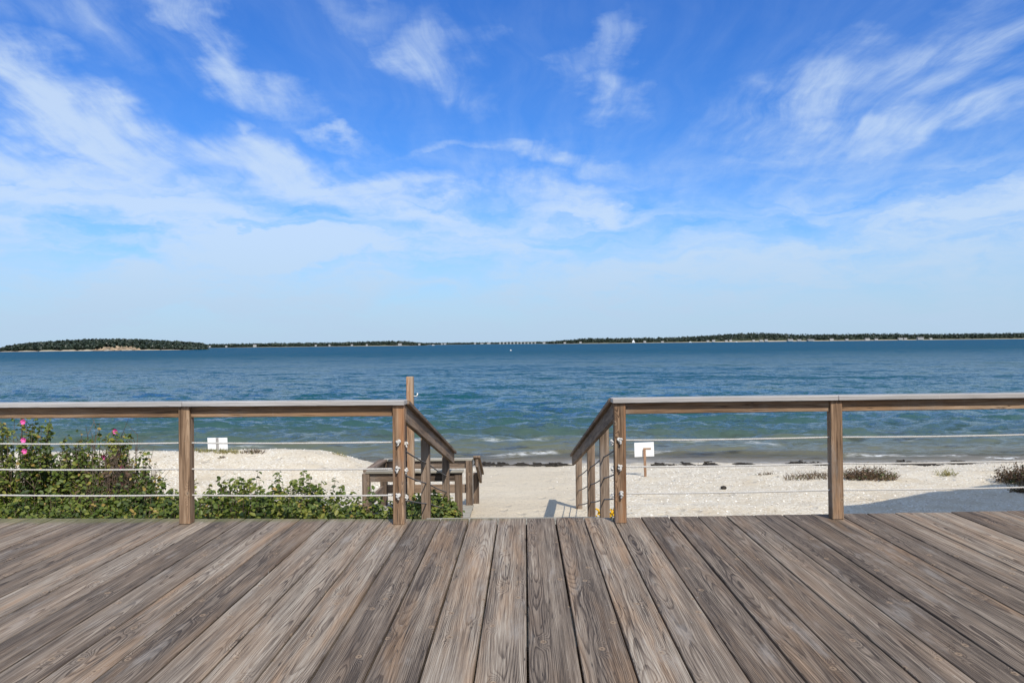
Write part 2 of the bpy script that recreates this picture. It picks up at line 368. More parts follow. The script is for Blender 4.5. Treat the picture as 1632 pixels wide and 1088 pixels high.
# ------------------------------------------------------------------ sea
def sea_mesh():
    rows = []
    D = 17.5
    while D < 40000:
        rows.append(D); D += max(.055, D * D / (FPX * .63 * CAMZ) * .55)
        if len(rows) > 620: break
    rows = np.array(rows); rows = np.concatenate([rows, np.geomspace(max(rows[-1] * 1.15, 1000), 45000, 16)]) if rows[-1] < 40000 else rows
    T = np.linspace(-1.25, 1.25, 640)
    Yg = np.repeat(rows[:, None], len(T), 1); Xg = Yg * T[None, :]
    dxc = Yg * (T[1] - T[0]); dyc = np.gradient(rows)[:, None] * np.ones_like(Xg)
    Z = np.zeros_like(Xg); r2 = np.random.default_rng(3)
    for k in range(70):
        wl = .35 * (5.2 / .35) ** r2.random(); th = r2.normal(-.15, .36)      # waves travel mostly towards the shore
        kx, ky = math.sin(th) * 2 * np.pi / wl, math.cos(th) * 2 * np.pi / wl
        amp = .0072 * wl ** .85 * r2.uniform(.6, 1.3)
        cell = np.maximum(abs(math.sin(th)) * dxc, abs(math.cos(th)) * dyc)
        ph = Xg * kx + Yg * ky + r2.uniform(0, 6.28) + 1.3 * np.sin(Xg * .21 + k) + 1.0 * np.sin(Yg * .13 + 2 * k)
        sn = np.sin(ph); Z += amp * (sn + .28 * np.cos(2 * ph)) * sstep(2.2, 5.0, wl / cell)
    calm = sstep(-.6, 9, Yg - shore_y(Xg))
    gust = 1 + .35 * np.sin(Xg * .05 + .8 * np.sin(Yg * .03)) * np.sin(Yg * .06 + 1)
    Z *= (.16 + .84 * calm) * gust
    # low breakers running in
    sh = Yg - shore_y(Xg)
    for (c, h, wd, f, p) in ((1.3, .085, .30, .35, 0.3), (4.2, .10, .55, .22, 2.0), (8.0, .10, .8, .17, 4.0)):
        cc = c + .5 * np.sin(Xg * .31 + p) + .25 * np.sin(Xg * .83 + 2 * p)
        Z += h * np.exp(-((sh - cc) / wd) ** 2) * (.35 + .65 * sstep(-.3, .7, np.sin(Xg * f + p)))
    V = np.stack([Xg, Yg, Z], -1).reshape(-1, 3); nx, ny = len(T), len(rows)
    i = np.arange((nx - 1) * (ny - 1)); r, c = i // (nx - 1), i % (nx - 1); a = r * nx + c
    F = np.stack([a, a + 1, a + 1 + nx, a + nx], -1)
    me = bpy.data.meshes.new('sea'); me.vertices.add(len(V)); me.vertices.foreach_set('co', V.ravel())
    me.loops.add(len(F) * 4); me.loops.foreach_set('vertex_index', F.ravel())
    me.polygons.add(len(F)); me.polygons.foreach_set('loop_start', np.arange(len(F)) * 4)
    me.polygons.foreach_set('use_smooth', np.ones(len(F), bool)); me.update(calc_edges=True)
    return me

SEA, g, b = material('sea_water')
P = g.n.new('ShaderNodeNewGeometry').outputs['Position']; x, y, z = g.sep(P)
sy = g.m('ADD', g.m('MULTIPLY', g.m('SINE', g.m('MULTIPLY_ADD', x, .23, 1)), .35), g.m('MULTIPLY', g.m('SINE', g.m('MULTIPLY', x, .61)), .18))
off = g.m('SUBTRACT', g.m('SUBTRACT', y, 20), sy)                      # metres out from the water's edge: the depth
patch = g.m('SUBTRACT', g.noise(g.mapping(P, scale=(.10, .16, 0)), 1, 4, .55), .5)
weed = g.noise(g.mapping(P, (5, 0, 0), scale=(.55, 1.0, 0)), 1, 4, .6)
dep = g.m('ADD', off, g.m('MULTIPLY', patch, g.m('MULTIPLY', g.mr(off, 2, 25), 22)))
col = g.ramp(g.m('DIVIDE', g.m('LOGARITHM', g.m('ADD', g.m('MAXIMUM', dep, 0), 1), 10), 2.6),
             [(0, (.20, .175, .11)), (.22, (.125, .130, .085)), (.36, (.046, .086, .070)), (.50, (.015, .074, .076)), (.70, (.005, .062, .090)), (1.0, (.002, .056, .110))])
wd = g.m('MULTIPLY', g.mr(weed, .56, .66), g.mr(off, 10, 3))
col = g.mix(g.m('MULTIPLY', wd, .7), col, (.03, .03, .018))
fo = g.noise(g.mapping(P, scale=(3.2, 8, 0)), 1, 5, .72)
def crest(c, p, wdt):
    cc = g.m('ADD', g.m('MULTIPLY_ADD', g.m('SINE', g.m('MULTIPLY_ADD', x, .31, p)), .5, c), g.m('MULTIPLY', g.m('SINE', g.m('MULTIPLY_ADD', x, .83, 2 * p)), .25))
    dd = g.m('ABSOLUTE', g.m('ADD', g.m('SUBTRACT', off, cc), wdt * .6))
    return g.mr(dd, wdt, 0)
frag = g.mr(g.noise(g.mapping(P, scale=(.35, .5, 0)), 1, 2, .5), .47, .60)
foam = g.m('MULTIPLY', g.m('MULTIPLY', g.m('MAXIMUM', crest(1.3, .3, .36), g.m('MULTIPLY', crest(4.2, 2.0, .30), .5)), frag), g.mr(fo, .40, .58))
edge = g.m('MULTIPLY', g.mr(g.m('ABSOLUTE', g.m('SUBTRACT', off, g.m('MULTIPLY_ADD', patch, 1.2, .1))), .10, .02), g.mr(fo, .45, .6))
foam = g.m('MAXIMUM', foam, g.m('MULTIPLY', edge, .6))
col = g.mix(foam, col, (.72, .74, .74))
g.put(b.inputs['Base Color'], col)
b.inputs['Specular IOR Level'].default_value = 0.0; b.inputs['Roughness'].default_value = 1.0
# wave facets: slopes taken straight from vector noise, so they hold at any distance
half = (.5, .5, .5)
sl = None
for (sx_, sy_, amp, r0, det) in ((3.8, 7.5, .72, -9, 3), (1.15, 2.3, .80, 10, 4), (.30, .58, .62, -6, 4), (.06, .13, .66, 5, 5), (.014, .035, .34, -4, 4)):
    nz_ = g.v('SCALE', g.v('SUBTRACT', g.noise(g.mapping(P, (sx_ * 31, 3, 0), (0, 0, R(r0)), (sx_, sy_, 0)), 1, det, .62, 0, 1), half), scale=amp * 2)
    sl = nz_ if sl is None else g.v('ADD', sl, nz_)
sl = g.v('MULTIPLY', sl, (.55, 1.0, 0))
sl = g.v('SCALE', sl, scale=g.mr(off, -.5, 12, .30, 1.0))
gn = g.n.new('ShaderNodeNewGeometry').outputs['Normal']
nb = g.v('NORMALIZE', g.v('ADD', gn, sl))
fr = g.n.new('ShaderNodeFresnel'); fr.inputs['IOR'].default_value = 1.33; g.put(fr.inputs['Normal'], nb)
gl = g.n.new('ShaderNodeBsdfGlossy'); g.put(gl.inputs['Normal'], nb); gl.inputs['Roughness'].default_value = .12
fz = g.m('MULTIPLY', fr.outputs[0], g.m('SUBTRACT', 1.0, g.m('MULTIPLY', fr.outputs[0], .5)))          # rough water never mirrors fully at grazing angles
fz = g.m('MULTIPLY', g.m('MULTIPLY', fz, g.m('MULTIPLY', g.mr(off, 0, 14, .55, 1.0), g.mr(off, 12, 250, 1.45, .36))), g.m('SUBTRACT', 1, foam))
wm = g.n.new('ShaderNodeMixShader'); g.put(wm.inputs[0], fz); g.l.new(b.outputs[0], wm.inputs[1]); g.l.new(gl.outputs[0], wm.inputs[2])
tr = g.n.new('ShaderNodeBsdfTransparent'); ms = g.n.new('ShaderNodeMixShader')
g.put(ms.inputs[0], g.m('MAXIMUM', g.mr(off, -.1, 2.6, .22, 1), foam)); g.l.new(tr.outputs[0], ms.inputs[1]); g.l.new(wm.outputs[0], ms.inputs[2])
g.l.new(ms.outputs[0], g.n['Material Output'].inputs[0])
tag(link('sea', sea_mesh(), SEA), kind='structure')

# ------------------------------------------------------------------ far shores
def flat_mat(name, c, rough=.9, var=.25, scale=3.0):
    m, g, b = material(name); P = g.tex('Object'); n = g.noise(P, scale, 4, .6)
    g.put(b.inputs['Base Color'], g.mix(g.mr(n, .3, .7), tuple(q * (1 - var) for q in c), tuple(q * (1 + var) for q in c)))
    b.inputs['Roughness'].default_value = rough; b.inputs['Specular IOR Level'].default_value = .25
    return m

def leaf_mat(name, dark, mid, light, odd=None, transl=.25):
    m, g, b = material(name); t = g.attr('tint')
    st = [(0, dark), (.45, mid), (.85, light)] + ([(.93, odd)] if odd else [])
    col = g.ramp(t, st); g.put(b.inputs['Base Color'], col)
    b.inputs['Roughness'].default_value = .5; b.inputs['Specular IOR Level'].default_value = .35
    if transl:
        tl = g.n.new('ShaderNodeBsdfTranslucent'); g.put(tl.inputs[0], g.mix(1, col, (1.3, 1.5, .5), 'MULTIPLY'))
        ms = g.n.new('ShaderNodeMixShader'); ms.inputs[0].default_value = transl
        g.l.new(b.outputs[0], ms.inputs[1]); g.l.new(tl.outputs[0], ms.inputs[2]); g.l.new(ms.outputs[0], g.n['Material Output'].inputs[0])
    return m

WOODS = leaf_mat('far_wood_leaves', (.016, .026, .018), (.025, .039, .024), (.040, .055, .030), transl=0)
LAND = flat_mat('far_land', (.055, .065, .035), var=.3, scale=.05)
FSAND = flat_mat('far_sand', (.36, .31, .24), var=.12, scale=.05)
BLUFF = flat_mat('bluff_sand', (.30, .225, .15), var=.35, scale=.12)

def far_land(name, x0, x1, D, depth, hf, n=90):
    """low ridge: sand foot at the water, then rising land; hf(t) is the land height"""
    vs, fs = [], []
    prof = [(-.12, -1.0), (0, .0), (.03, .10), (.07, .18), (.3, .75), (.6, 1.0), (1.0, .5), (1.1, -1)]
    for i in range(n + 1):
        t = i / n; X = x0 + (x1 - x0) * t; h = hf(t); e = min(1, min(t, 1 - t) * 14)
        wob = 6 * math.sin(i * .7) + 4 * math.sin(i * 1.9)
        for (q, hh) in prof:
            vs.append((X, D + wob * .5 + q * depth * (.25 + .75 * e), hh * h * e if hh > 0 else hh))
    k = len(prof)
    for i in range(n):
        for j in range(k - 1):
            a = i * k + j; fs.append((a, a + k, a + k + 1, a + 1))
    me = mesh_np(name, vs, fs, True); me.materials.append(LAND); me.materials.append(FSAND)
    for p in me.polygons:
        if p.index % (k - 1) < 3: p.material_index = 1
    return tag(link(name, me), kind='structure')

def crowns(name, pts, tris=40, sz=.42):
    """tree crowns as clouds of leaf-clump faces. pts: x, y, z(base), radius, height"""
    V, F, T = [], [], []; r = np.random.default_rng(11)
    for (x, y, zb, rad, h) in pts:
        tone = r.uniform(.2, .6)
        u = r.normal(0, 1, (tris, 3)); u /= np.linalg.norm(u, axis=1)[:, None]
        c = u * (r.random((tris, 1)) ** .25) * np.array([rad, rad, h * .5]) + np.array([x, y, zb + h * .55])
        s = rad * sz * r.uniform(.6, 1.3, (tris, 1))
        nrm = u + r.normal(0, .5, u.shape); nrm /= np.linalg.norm(nrm, axis=1)[:, None]
        a = np.cross(nrm, r.normal(0, 1, u.shape)); a /= np.linalg.norm(a, axis=1)[:, None]; bb = np.cross(nrm, a)
        o = len(V) * 4
        V.append(np.stack([c + a * s, c + bb * s, c - a * s, c - bb * s], 1).reshape(-1, 3))
        T.append(np.clip(tone + r.normal(0, .08, tris), 0, 1))
    V = np.concatenate(V); n = len(V) // 4; F = np.arange(n * 4).reshape(n, 4)
    me = bpy.data.meshes.new(name); me.vertices.add(len(V)); me.vertices.foreach_set('co', V.ravel())
    me.loops.add(n * 4); me.loops.foreach_set('vertex_index', F.ravel()); me.polygons.add(n); me.polygons.foreach_set('loop_start', np.arange(n) * 4)
    me.update(calc_edges=True)
    at = me.attributes.new('tint', 'FLOAT', 'FACE'); at.data.foreach_set('value', np.concatenate(T))
    return tag(link(name, me, WOODS), kind='stuff')

def wood_on(name, x0, x1, D, depth, hf, count, rad, tall, tris, q0=.10):
    pts = []
    for _ in range(count):
        t = random.random(); q = q0 + (1 - q0) * random.random(); e = min(1, min(t, 1 - t) * 14)
        if e < .25: continue
        prof = np.interp(q, [0, .03, .07, .3, .6, 1.0], [0, .10, .18, .75, 1, .5])
        hgt = 1.3 * tall * random.uniform(.65, 1.25) * (.45 + .55 * e)
        pts.append((x0 + (x1 - x0) * t, D + q * depth * (.25 + .75 * e), prof * hf(t) * e - .5, rad * random.uniform(.7, 1.3), hgt))
    return crowns(name, pts, tris)

# wooded island with the sandy bluff
isl = lambda t: 1.2 + 7.6 * max(0, math.sin(min(1, t * 1.05) * math.pi)) ** .8 * (1.0 - .25 * t)
far_land('island_ground', -575, -352, 832, 75, isl)
w1 = []
for _ in range(2600):
    t = random.random(); q = .07 + .9 * random.random() ** 1.3; e = min(1, min(t, 1 - t) * 14)
    if .50 < t < .73 and q < .40 and random.random() < .93: continue
    prof = np.interp(q, [0, .03, .07, .3, .6, 1.0], [0, .10, .18, .75, 1, .5])
    w1.append((-575 + 223 * t, 832 + q * 75 * (.25 + .75 * e), prof * isl(t) * e - .4, random.uniform(1.5, 3.0), random.uniform(4.2, 6.4) * (.35 + .65 * e)))
crowns('island_wood', w1, 46)
bv, bf = [], []                                     # eroded face below the trees
for i in range(41):
    t = i / 40; X = -575 + 223 * (.50 + .23 * t); top = (3.7 * math.sin(t * math.pi) ** .6 + .9 * math.sin(i * 1.7) + .5 * math.sin(i * 3.1)) * 1.0 + .6
    for j in range(6):
        s = j / 5; bv.append((X + .6 * math.sin(i * 2.3 + j), 831 + 7.5 * s + 1.2 * math.sin(i * 1.1 + j * 2), max(.15, top) * s ** 1.25 + .12))
for i in range(40):
    for j in range(5): a = i * 6 + j; bf.append((a, a + 6, a + 7, a + 1))
tag(link('sandy_bluff', mesh_np('sandy_bluff', bv, bf), BLUFF), kind='structure')
# low shore behind the island
sl = lambda t: 3.0 + 1.2 * math.sin(t * 9) + .8 * math.sin(t * 23)
far_land('far_shore_west', -1500, -262, 2200, 120, sl, 140)
wood_on('far_wood_west', -1500, -262, 2200, 120, sl, 2600, 4.0, 7.0, 14)
# faint land closing the bay
sm = lambda t: 3.0 + 1.0 * math.sin(t * 11)
far_land('far_shore_middle', -900, 500, 5200, 200, sm, 80)
wood_on('far_wood_middle', -900, 500, 5200, 200, sm, 1500, 7.0, 7.5, 10)
# long wooded shore to the right, with a low hill
def sr(t):
    X = 40 + 2460 * t
    return 4.5 + 3 * min(1, t * 6) + 11 * math.exp(-((X - 790) / 150) ** 2) + 3.5 * math.exp(-((X - 1150) / 330) ** 2) + 1.2 * math.sin(t * 31)
far_land('far_shore_east', 40, 2500, 2600, 190, sr, 200)
wood_on('far_wood_east', 40, 2500, 2600, 190, sr, 5200, 4.6, 9.0, 14)

# ------------------------------------------------------------------ houses, bridge and boats far off
HOUSEP = flat_mat('pale_house_paint', (.42, .41, .38), rough=.7, var=.15)
ORD = 'first second third fourth fifth sixth seventh eighth ninth tenth eleventh twelfth thirteenth fourteenth fifteenth sixteenth seventeenth eighteenth nineteenth twentieth twenty-first twenty-second twenty-third twenty-fourth'.split()
WHITE = flat_mat('white_paint', (.78, .77, .74), rough=.6, var=.05)
GREYR = flat_mat('grey_roof', (.22, .21, .20), var=.2)
SHADOWG = flat_mat('dark_glass', (.04, .05, .06), rough=.2, var=.1)
def house_meshes():
    wall = box_mesh('wall', 1, 1, 1, 0)
    bm = bmesh.new()
    vs = [bm.verts.new(p) for p in ((-.55, -.58, 0), (.55, -.58, 0), (.55, .58, 0), (-.55, .58, 0), (-.55, 0, .55), (.55, 0, .55))]
    for f in ((0, 1, 5, 4), (2, 3, 4, 5), (0, 4, 3), (1, 2, 5), (3, 2, 1, 0)): bm.faces.new([vs[i] for i in f])
    return wall, bm_mesh(bm, 'roof')
hw, hr = house_meshes(); hw.materials.append(HOUSEP); hr.materials.append(GREYR)
def far_house(px, py, D, wd, ht, label, group):
    wd *= .8; ht *= .8
    p = px2w(px, 547, D); p.z = 1.0
    t = thing('shore_house', p, label, 'house', group)
    M = Matrix.Translation(p + Vector((0, 0, ht * .5))) @ Matrix.Diagonal((wd, wd * .7, ht, 1)); link('wall', hw, None, t, M)
    M = Matrix.Translation(p + Vector((0, 0, ht))) @ Matrix.Diagonal((wd, wd * .7, ht * .9, 1)); link('roof', hr, None, t, M)
for i, (px, wd, ht) in enumerate(((322, 9, 5), (331, 7, 4), (358, 6, 4), (404, 10, 6), (502, 6, 4), (524, 6, 4), (560, 7, 4), (584, 6, 4), (637, 12, 5), (668, 7, 4))):
    far_house(px, 0, 2195, wd, ht, ORD[i] + ' tiny pale house from the left along the far shore beyond the island', 'houses on the left far shore')
for i, (px, wd, ht) in enumerate(((867, 8, 5), (900, 7, 4), (925, 7, 5), (1027, 8, 5), (1055, 8, 4), (1127, 8, 5), (1136, 9, 6), (1156, 8, 5), (1163, 8, 6), (1199, 8, 5), (1211, 10, 5),
                     (1219, 9, 6), (1257, 16, 6), (1271, 12, 5), (1289, 20, 5), (1322, 11, 6), (1346, 9, 5), (1378, 14, 6), (1392, 10, 5), (1430, 14, 6), (1438, 9, 6), (1461, 18, 7), (1478, 8, 5))):
    far_house(px, 0, 2594 - random.uniform(0, 8) + 14, wd * 1.25, ht, ORD[i] + ' tiny pale house from the left along the right far shore', 'houses on the right far shore')
for i, (px, wd, ht) in enumerate(((704, 14, 6), (709, 18, 7), (757, 16, 7), (768, 24, 6), (779, 28, 9))):
    far_house(px, 0, 5190, wd, ht, ORD[i] + ' faint building from the left on the horizon between the far shores', 'buildings in the gap')
# bridge: white spans on the horizon
bt = thing('low_bridge', (-60, 5100, 0), 'long low white bridge on the horizon left of the right shore', 'bridge')
x_a, x_b = px2w(797, 547, 5100).x, px2w(853, 547, 5100).x
beam('bridge_deck', (x_a - 8, 5100, 11.5), (x_b + 8, 5100, 12.5), 8, 1.6, GREYR, bt, bev=0)
for i in range(11):
    X = x_a + (x_b - x_a) * i / 10; beam('pier', (X, 5100, -1), (X, 5100, 10.6), 8.0, 7, HOUSEP, bt, bev=0, share=False)

SAIL = flat_mat('sail_cloth', (.82, .82, .80), rough=.8, var=.03)
def sailboat(px, D, h, label):
    p = px2w(px, 547, D); p.z = 0
    t = thing('sailboat', p, label, 'sailboat')
    bm = bmesh.new(); L = h * .75
    prof = [(-.5, .16), (-.2, .22), (.2, .2), (.5, .02)]; top, bot = [], []
    for (u, wv) in prof:
        top.append([bm.verts.new(p + Vector((u * L, s * wv * L, .11 * L))) for s in (-1, 1)]); bot.append([bm.verts.new(p + Vector((u * L * .9, s * wv * .5 * L, -.02 * L))) for s in (-1, 1)])
    for i in range(3):
        bm.faces.new((top[i][0], top[i + 1][0], bot[i + 1][0], bot[i][0])); bm.faces.new((top[i][1], bot[i][1], bot[i + 1][1], top[i + 1][1])); bm.faces.new((top[i][0], top[i][1], top[i + 1][1], top[i + 1][0]))
    bm.faces.new((top[0][0], bot[0][0], bot[0][1], top[0][1]))
    link('hull', bm_mesh(bm, 'hull'), WHITE, t)
    link('mast', bm_mesh(tube([p + Vector((.05 * L, 0, .1 * L)), p + Vector((.05 * L, 0, h))], .012 * h, 6), 'mast'), GREYR, t)
    for nm, a, bq in (('mainsail', -.42, .04), ('foresail', .5, .07)):
        bm = bmesh.new(); A = [bm.verts.new(p + Vector((a * L, y, .2 * L))) for y in (-.05, .05)]; B = [bm.verts.new(p + Vector((bq * L, y, .2 * L))) for y in (-.05, .05)]
        Cc = [bm.verts.new(p + Vector((bq * L, y, h * (.97 if a < 0 else .8)))) for y in (-.05, .05)]
        bm.faces.new((A[0], B[0], Cc[0])); bm.faces.new((A[1], Cc[1], B[1])); bm.faces.new((A[0], A[1], B[1], B[0])); bm.faces.new((B[0], B[1], Cc[1], Cc[0])); bm.faces.new((A[0], Cc[0], Cc[1], A[1]))
        link(nm, bm_mesh(bm, nm), SAIL, t)
sailboat(1009, 2300, 13, 'white sailboat with raised sails off the right far shore')
def motorboat(px, D, L, label, group=None):
    p = px2w(px, 547, D); p.z = 0
    t = thing('motorboat', p, label, 'boat', group); bm = bmesh.new(); top, bot = [], []
    for (u, wv) in ((-.5, .17), (-.1, .19), (.25, .15), (.5, .01)):
        top.append([bm.verts.new(p + Vector((u * L, s * wv * L, (.14 + .05 * max(0, u)) * L))) for s in (-1, 1)]); bot.append([bm.verts.new(p + Vector((u * L * .92, s * wv * .6 * L, -.03 * L))) for s in (-1, 1)])
    for i in range(3):
        bm.faces.new((top[i][0], top[i + 1][0], bot[i + 1][0], bot[i][0])); bm.faces.new((top[i][1], bot[i][1], bot[i + 1][1], top[i + 1][1])); bm.faces.new((top[i][0], top[i][1], top[i + 1][1], top[i + 1][0]))
    bm.faces.new((top[0][0], bot[0][0], bot[0][1], top[0][1]))
    link('hull', bm_mesh(bm, 'hull'), WHITE, t)
    link('cabin', box_mesh('cabin', .32 * L, .2 * L, .16 * L, .02 * L), WHITE, t, Matrix.Translation(p + Vector((-.05 * L, 0, .22 * L))))
motorboat(1099, 2300, 11, 'small white motorboat just off the right far shore, right of the sailboat')
motorboat(1172, 2350, 8, 'small white motorboat off the far shore below the low hill')
motorboat(690, 2150, 8, 'small white motorboat at the end of the left far shore')
bp = px2w(814, 559, 330); bp.z = 0
bu = thing('mooring_buoy', bp, 'small white mooring buoy floating out on the open water', 'buoy')
bm = bmesh.new(); bmesh.ops.create_uvsphere(bm, u_segments=14, v_segments=8, radius=.34)
for v in bm.verts: v.co = Vector((v.co.x, v.co.y, v.co.z * .85)) + bp + Vector((0, 0, .2))
link('float', bm_mesh(bm, 'float', True), WHITE, bu)
link('ring_stem', bm_mesh(tube([bp + Vector((0, 0, .4)), bp + Vector((0, 0, .66))], .05, 6), 'ring_stem'), GREYR, bu)

# ------------------------------------------------------------------ the deck
DZ = 1.65
def edge_y(x): return 6.52 + .042 * max(0, abs(x + .13) - .9)
deck = thing('deck', (0, 2, DZ), 'weathered grey wooden deck of wide boards in the foreground', 'deck')
BP = .2370; BL = 10.5
bmesh_variants = []
for k in range(6):
    me = box_mesh('deck_board', BP - .0100 - .0012 * (k % 3), BL, .038, .0035, .0006); me.materials.append(DECKW); bmesh_variants.append(me)
i0 = -31
for i in range(i0, 24):
    x = .0 + (i + .5) * BP + random.uniform(-.0012, .0012)
    M = Matrix.Translation((x, edge_y(x) + random.uniform(-.006, .006) - BL / 2, DZ - .019 + random.uniform(-.0015, .0015))) @ Matrix.Rotation(random.uniform(-.0004, .0004), 4, 'Z') @ Matrix.Rotation(random.uniform(-.004, .004), 4, 'Y')
    link('deck_board', bmesh_variants[i % 6], None, deck, M)
XL, XR = (i0 + .2) * BP, (23.8) * BP
for k in range(9):
    yy = 6.25 - k * 1.2
    beam('joist', (XL, yy, DZ - .14), (XR, yy, DZ - .14), .05, .19, RAILW, deck)
for (xa, xb) in ((XL, -1.05), (-1.05, .78), (.78, XR)):
    beam('rim_joist', (xa + .003, edge_y(xa) - .05, DZ - .14), (xb - .003, edge_y(xb) - .05, DZ - .14), .04, .19, RAILW, deck)
for xx in (-6.5, -3.6, -1.0, .75, 3.2, 5.2):
    for yy in (5.9, 2.6, -1):
        beam('support_post', (xx, yy, .3), (xx, yy, DZ - .24), .14, .14, RAILW, deck)

# ------------------------------------------------------------------ railings
ROPE, g, b = material('white_rope'); P = g.tex('Object'); n = g.noise(P, 60, 3, .6)
g.put(b.inputs['Base Color'], g.mix(n, (.34, .32, .29), (.66, .64, .60))); b.inputs['Roughness'].default_value = .85
DROPE, g, b = material('grey_cord'); P = g.tex('Object'); n = g.noise(P, 60, 3, .6)
g.put(b.inputs['Base Color'], g.mix(n, (.07, .068, .07), (.19, .185, .185))); b.inputs['Roughness'].default_value = .7

def rope(parent, p0, p1, rad=.0068, mat=None, sag=.006, pitch_len=.045):
    p0, p1 = Vector(p0), Vector(p1); L = (p1 - p0).length; n = max(8, int(L / pitch_len * 7)); t = (p1 - p0).normalized()
    a = t.cross(Vector((0, 0, 1))).normalized(); c = t.cross(a); bm = bmesh.new()
    for s in range(3):
        pts = []
        for i in range(n + 1):
            u = i / n; th = u * L / pitch_len * 2 * math.pi + s * 2.094
            pts.append(p0.lerp(p1, u) + Vector((0, 0, -sag * 4 * u * (1 - u))) + (a * math.cos(th) + c * math.sin(th)) * rad * .54)
        tube(pts, rad * .56, 5, bm)
    return link('rope', bm_mesh(bm, 'rope', True), mat or ROPE, parent)

def knot(parent, p, r=.02):
    r *= .85
    """overhand stopper knot: a lumpy closed coil with a short frayed tail"""
    p = Vector(p); bm = bmesh.new(); pts = []
    q = Euler((random.uniform(0, 3), random.uniform(0, 3), random.uniform(0, 3))).to_matrix()
    for i in range(25):
        th = i / 24 * 2 * math.pi
        pts.append(p + q @ Vector(((math.sin(th) + 2 * math.sin(2 * th)) * r * .30, (math.cos(th) - 2 * math.cos(2 * th)) * r * .30, -math.sin(3 * th) * r * .42)))
    tube(pts, r * .42, 6, bm)
    tube([p, p + Vector((random.uniform(-.2, .5) * r, -r * .5, -r * 1.0)), p + Vector((random.uniform(-.4, .7) * r, -r * .5, -r * 1.7))], [r * .4, r * .38, r * .45], 6, bm)
    return link('rope_knot', bm_mesh(bm, 'rope_knot', True), ROPE, parent)

PW = .092
def deck_railing(xs_posts, side, label):
    """side -1: left of the stairs, +1: right. first post is the corner post by the stairs"""
    x0 = xs_posts[0]; yp = lambda x: edge_y(x) - .165
    t = thing('deck_railing', (x0, yp(x0), DZ), label, 'railing')
    for i, x in enumerate(xs_posts):
        beam('post', (x, yp(x), DZ + .001), (x + random.uniform(-.006, .006), yp(x), DZ + .962), PW, PW, POSTW, t, share=False)
    for i in range(len(xs_posts) - 1):
        a, c = sorted((xs_posts[i], xs_posts[i + 1])); h = PW / 2 + .001
        beam('under_rail', (a + h, yp(a) + .004, DZ + .9155), (c - h, yp(c) + .004, DZ + .9155), .040, .089, UNDERW, t, share=False)
        for z in (.66, .445, .23):
            rope(t, (a + h - .002, yp(a), DZ + z), (c - h + .002, yp(c), DZ + z))
    # cap boards, butt-jointed over a post
    ends = [x0 - side * .062] + [x for x in xs_posts[1:-1]] + [xs_posts[-1] + side * .06]
    cuts = [ends[0]] + [x + .0 for x in ends[1:]]
    for i in range(len(cuts) - 1):
        a, c = sorted((cuts[i], cuts[i + 1]))
        beam('cap_board', (a + .0015, yp(a) - .002, DZ + .982), (c - .0015, yp(c) - .002, DZ + .982), .145, .038, CAPW, t, share=False)
    for z in (.66, .445, .23):
        knot(t, (x0 - side * 0 + random.uniform(-.006, .006), yp(x0) - PW / 2 - .012, DZ + z + .008), .023)
        knot(t, (x0 - side * (PW / 2 + .014), yp(x0) - .01, DZ + z - .012), .021)
    return t
deck_railing([-1.03, -2.80, -4.57, -6.34], -1, 'wooden deck railing with three white ropes left of the stairs')
deck_railing([.758, 2.52, 4.28, 5.45], 1, 'wooden deck railing with three white ropes right of the stairs')

# stairs down to the beach
st = thing('beach_stairs', (-.13, 8.6, .62), 'low wide wooden stairs running from the deck down to the sand', 'stairs')
NS = 6
for k in range(NS):
    y0 = 6.60 + k * .70; z = DZ - .165 * (k + 1)
    for j in range(3):
        beam('tread', (-.93, y0 + .117 + j * .2345, z - .019), (.68, y0 + .117 + j * .2345, z - .019), .228, .038, PALEW if k == 0 else RAILW, st)
    beam('riser', (-.93, y0 + .02, z + .0635), (.68, y0 + .02, z + .0635), .02, .124, RAILW, st) if k else None
for xx in (-.955, .705):
    beam('stringer', (xx, 6.62, DZ - .30), (xx, 10.9, DZ - .30 - .165 * NS + .05), .04, .24, RAILW, st)

def stair_railing(name, X, nodes, posts, label, cords=True, into=.05, slant=0):
    t = thing(name, (X, posts[0][0] if posts else nodes[0][0], gz(X, nodes[-1][0])), label, 'handrail')
    for i in range(len(nodes) - 1):
        (ya, za), (yb, zb) = nodes[i], nodes[i + 1]
        ln = math.hypot(yb - ya, zb - za); nx, nz = -(zb - za) / ln, (yb - ya) / ln
        beam('side_rail', (X, ya, za - .075), (X, yb, zb - .075), .040, .135, RAILW, t, share=False)
        beam('handrail', (X, ya, za + .012), (X, yb, zb + .012), .105, .034, RAILW, t, share=False)
    zat = lambda y: float(np.interp(y, [n[0] for n in nodes], [n[1] for n in nodes]))
    sx = -1 if X > 0 else 1
    for (y, zb) in posts:
        beam('post', (X - sx * .068, y, zb - into), (X - sx * .068, y, zat(y) - .012), PW, PW, RAILW, t, share=False)
    if cords:
        ys_ = [nodes[0][0] - .05] + [p[0] for p in posts]
        for dzc in (.33, .545, .76):
            for i in range(len(ys_) - 1):
                za = zat(ys_[i]) - dzc + .0; zb = zat(ys_[i + 1]) - dzc
                rope(t, (X - sx * .060, ys_[i] + .04, za), (X - sx * .060, ys_[i + 1], zb), .0065, DROPE, .012)
    return t
stair_railing('stair_railing', .735, [(6.42, 2.615), (12.2, 1.345)], [(8.05, 1.2), (9.7, .7), (11.95, .5)],
              'dark weathered stair handrail with grey cords on the right side of the stairs')
stair_railing('stair_railing', -1.0, [(6.42, 2.615), (10.75, 1.605)], [(8.35, 1.1), (10.45, .55)],
              'dark weathered stair handrail with grey cords on the left side of the stairs')

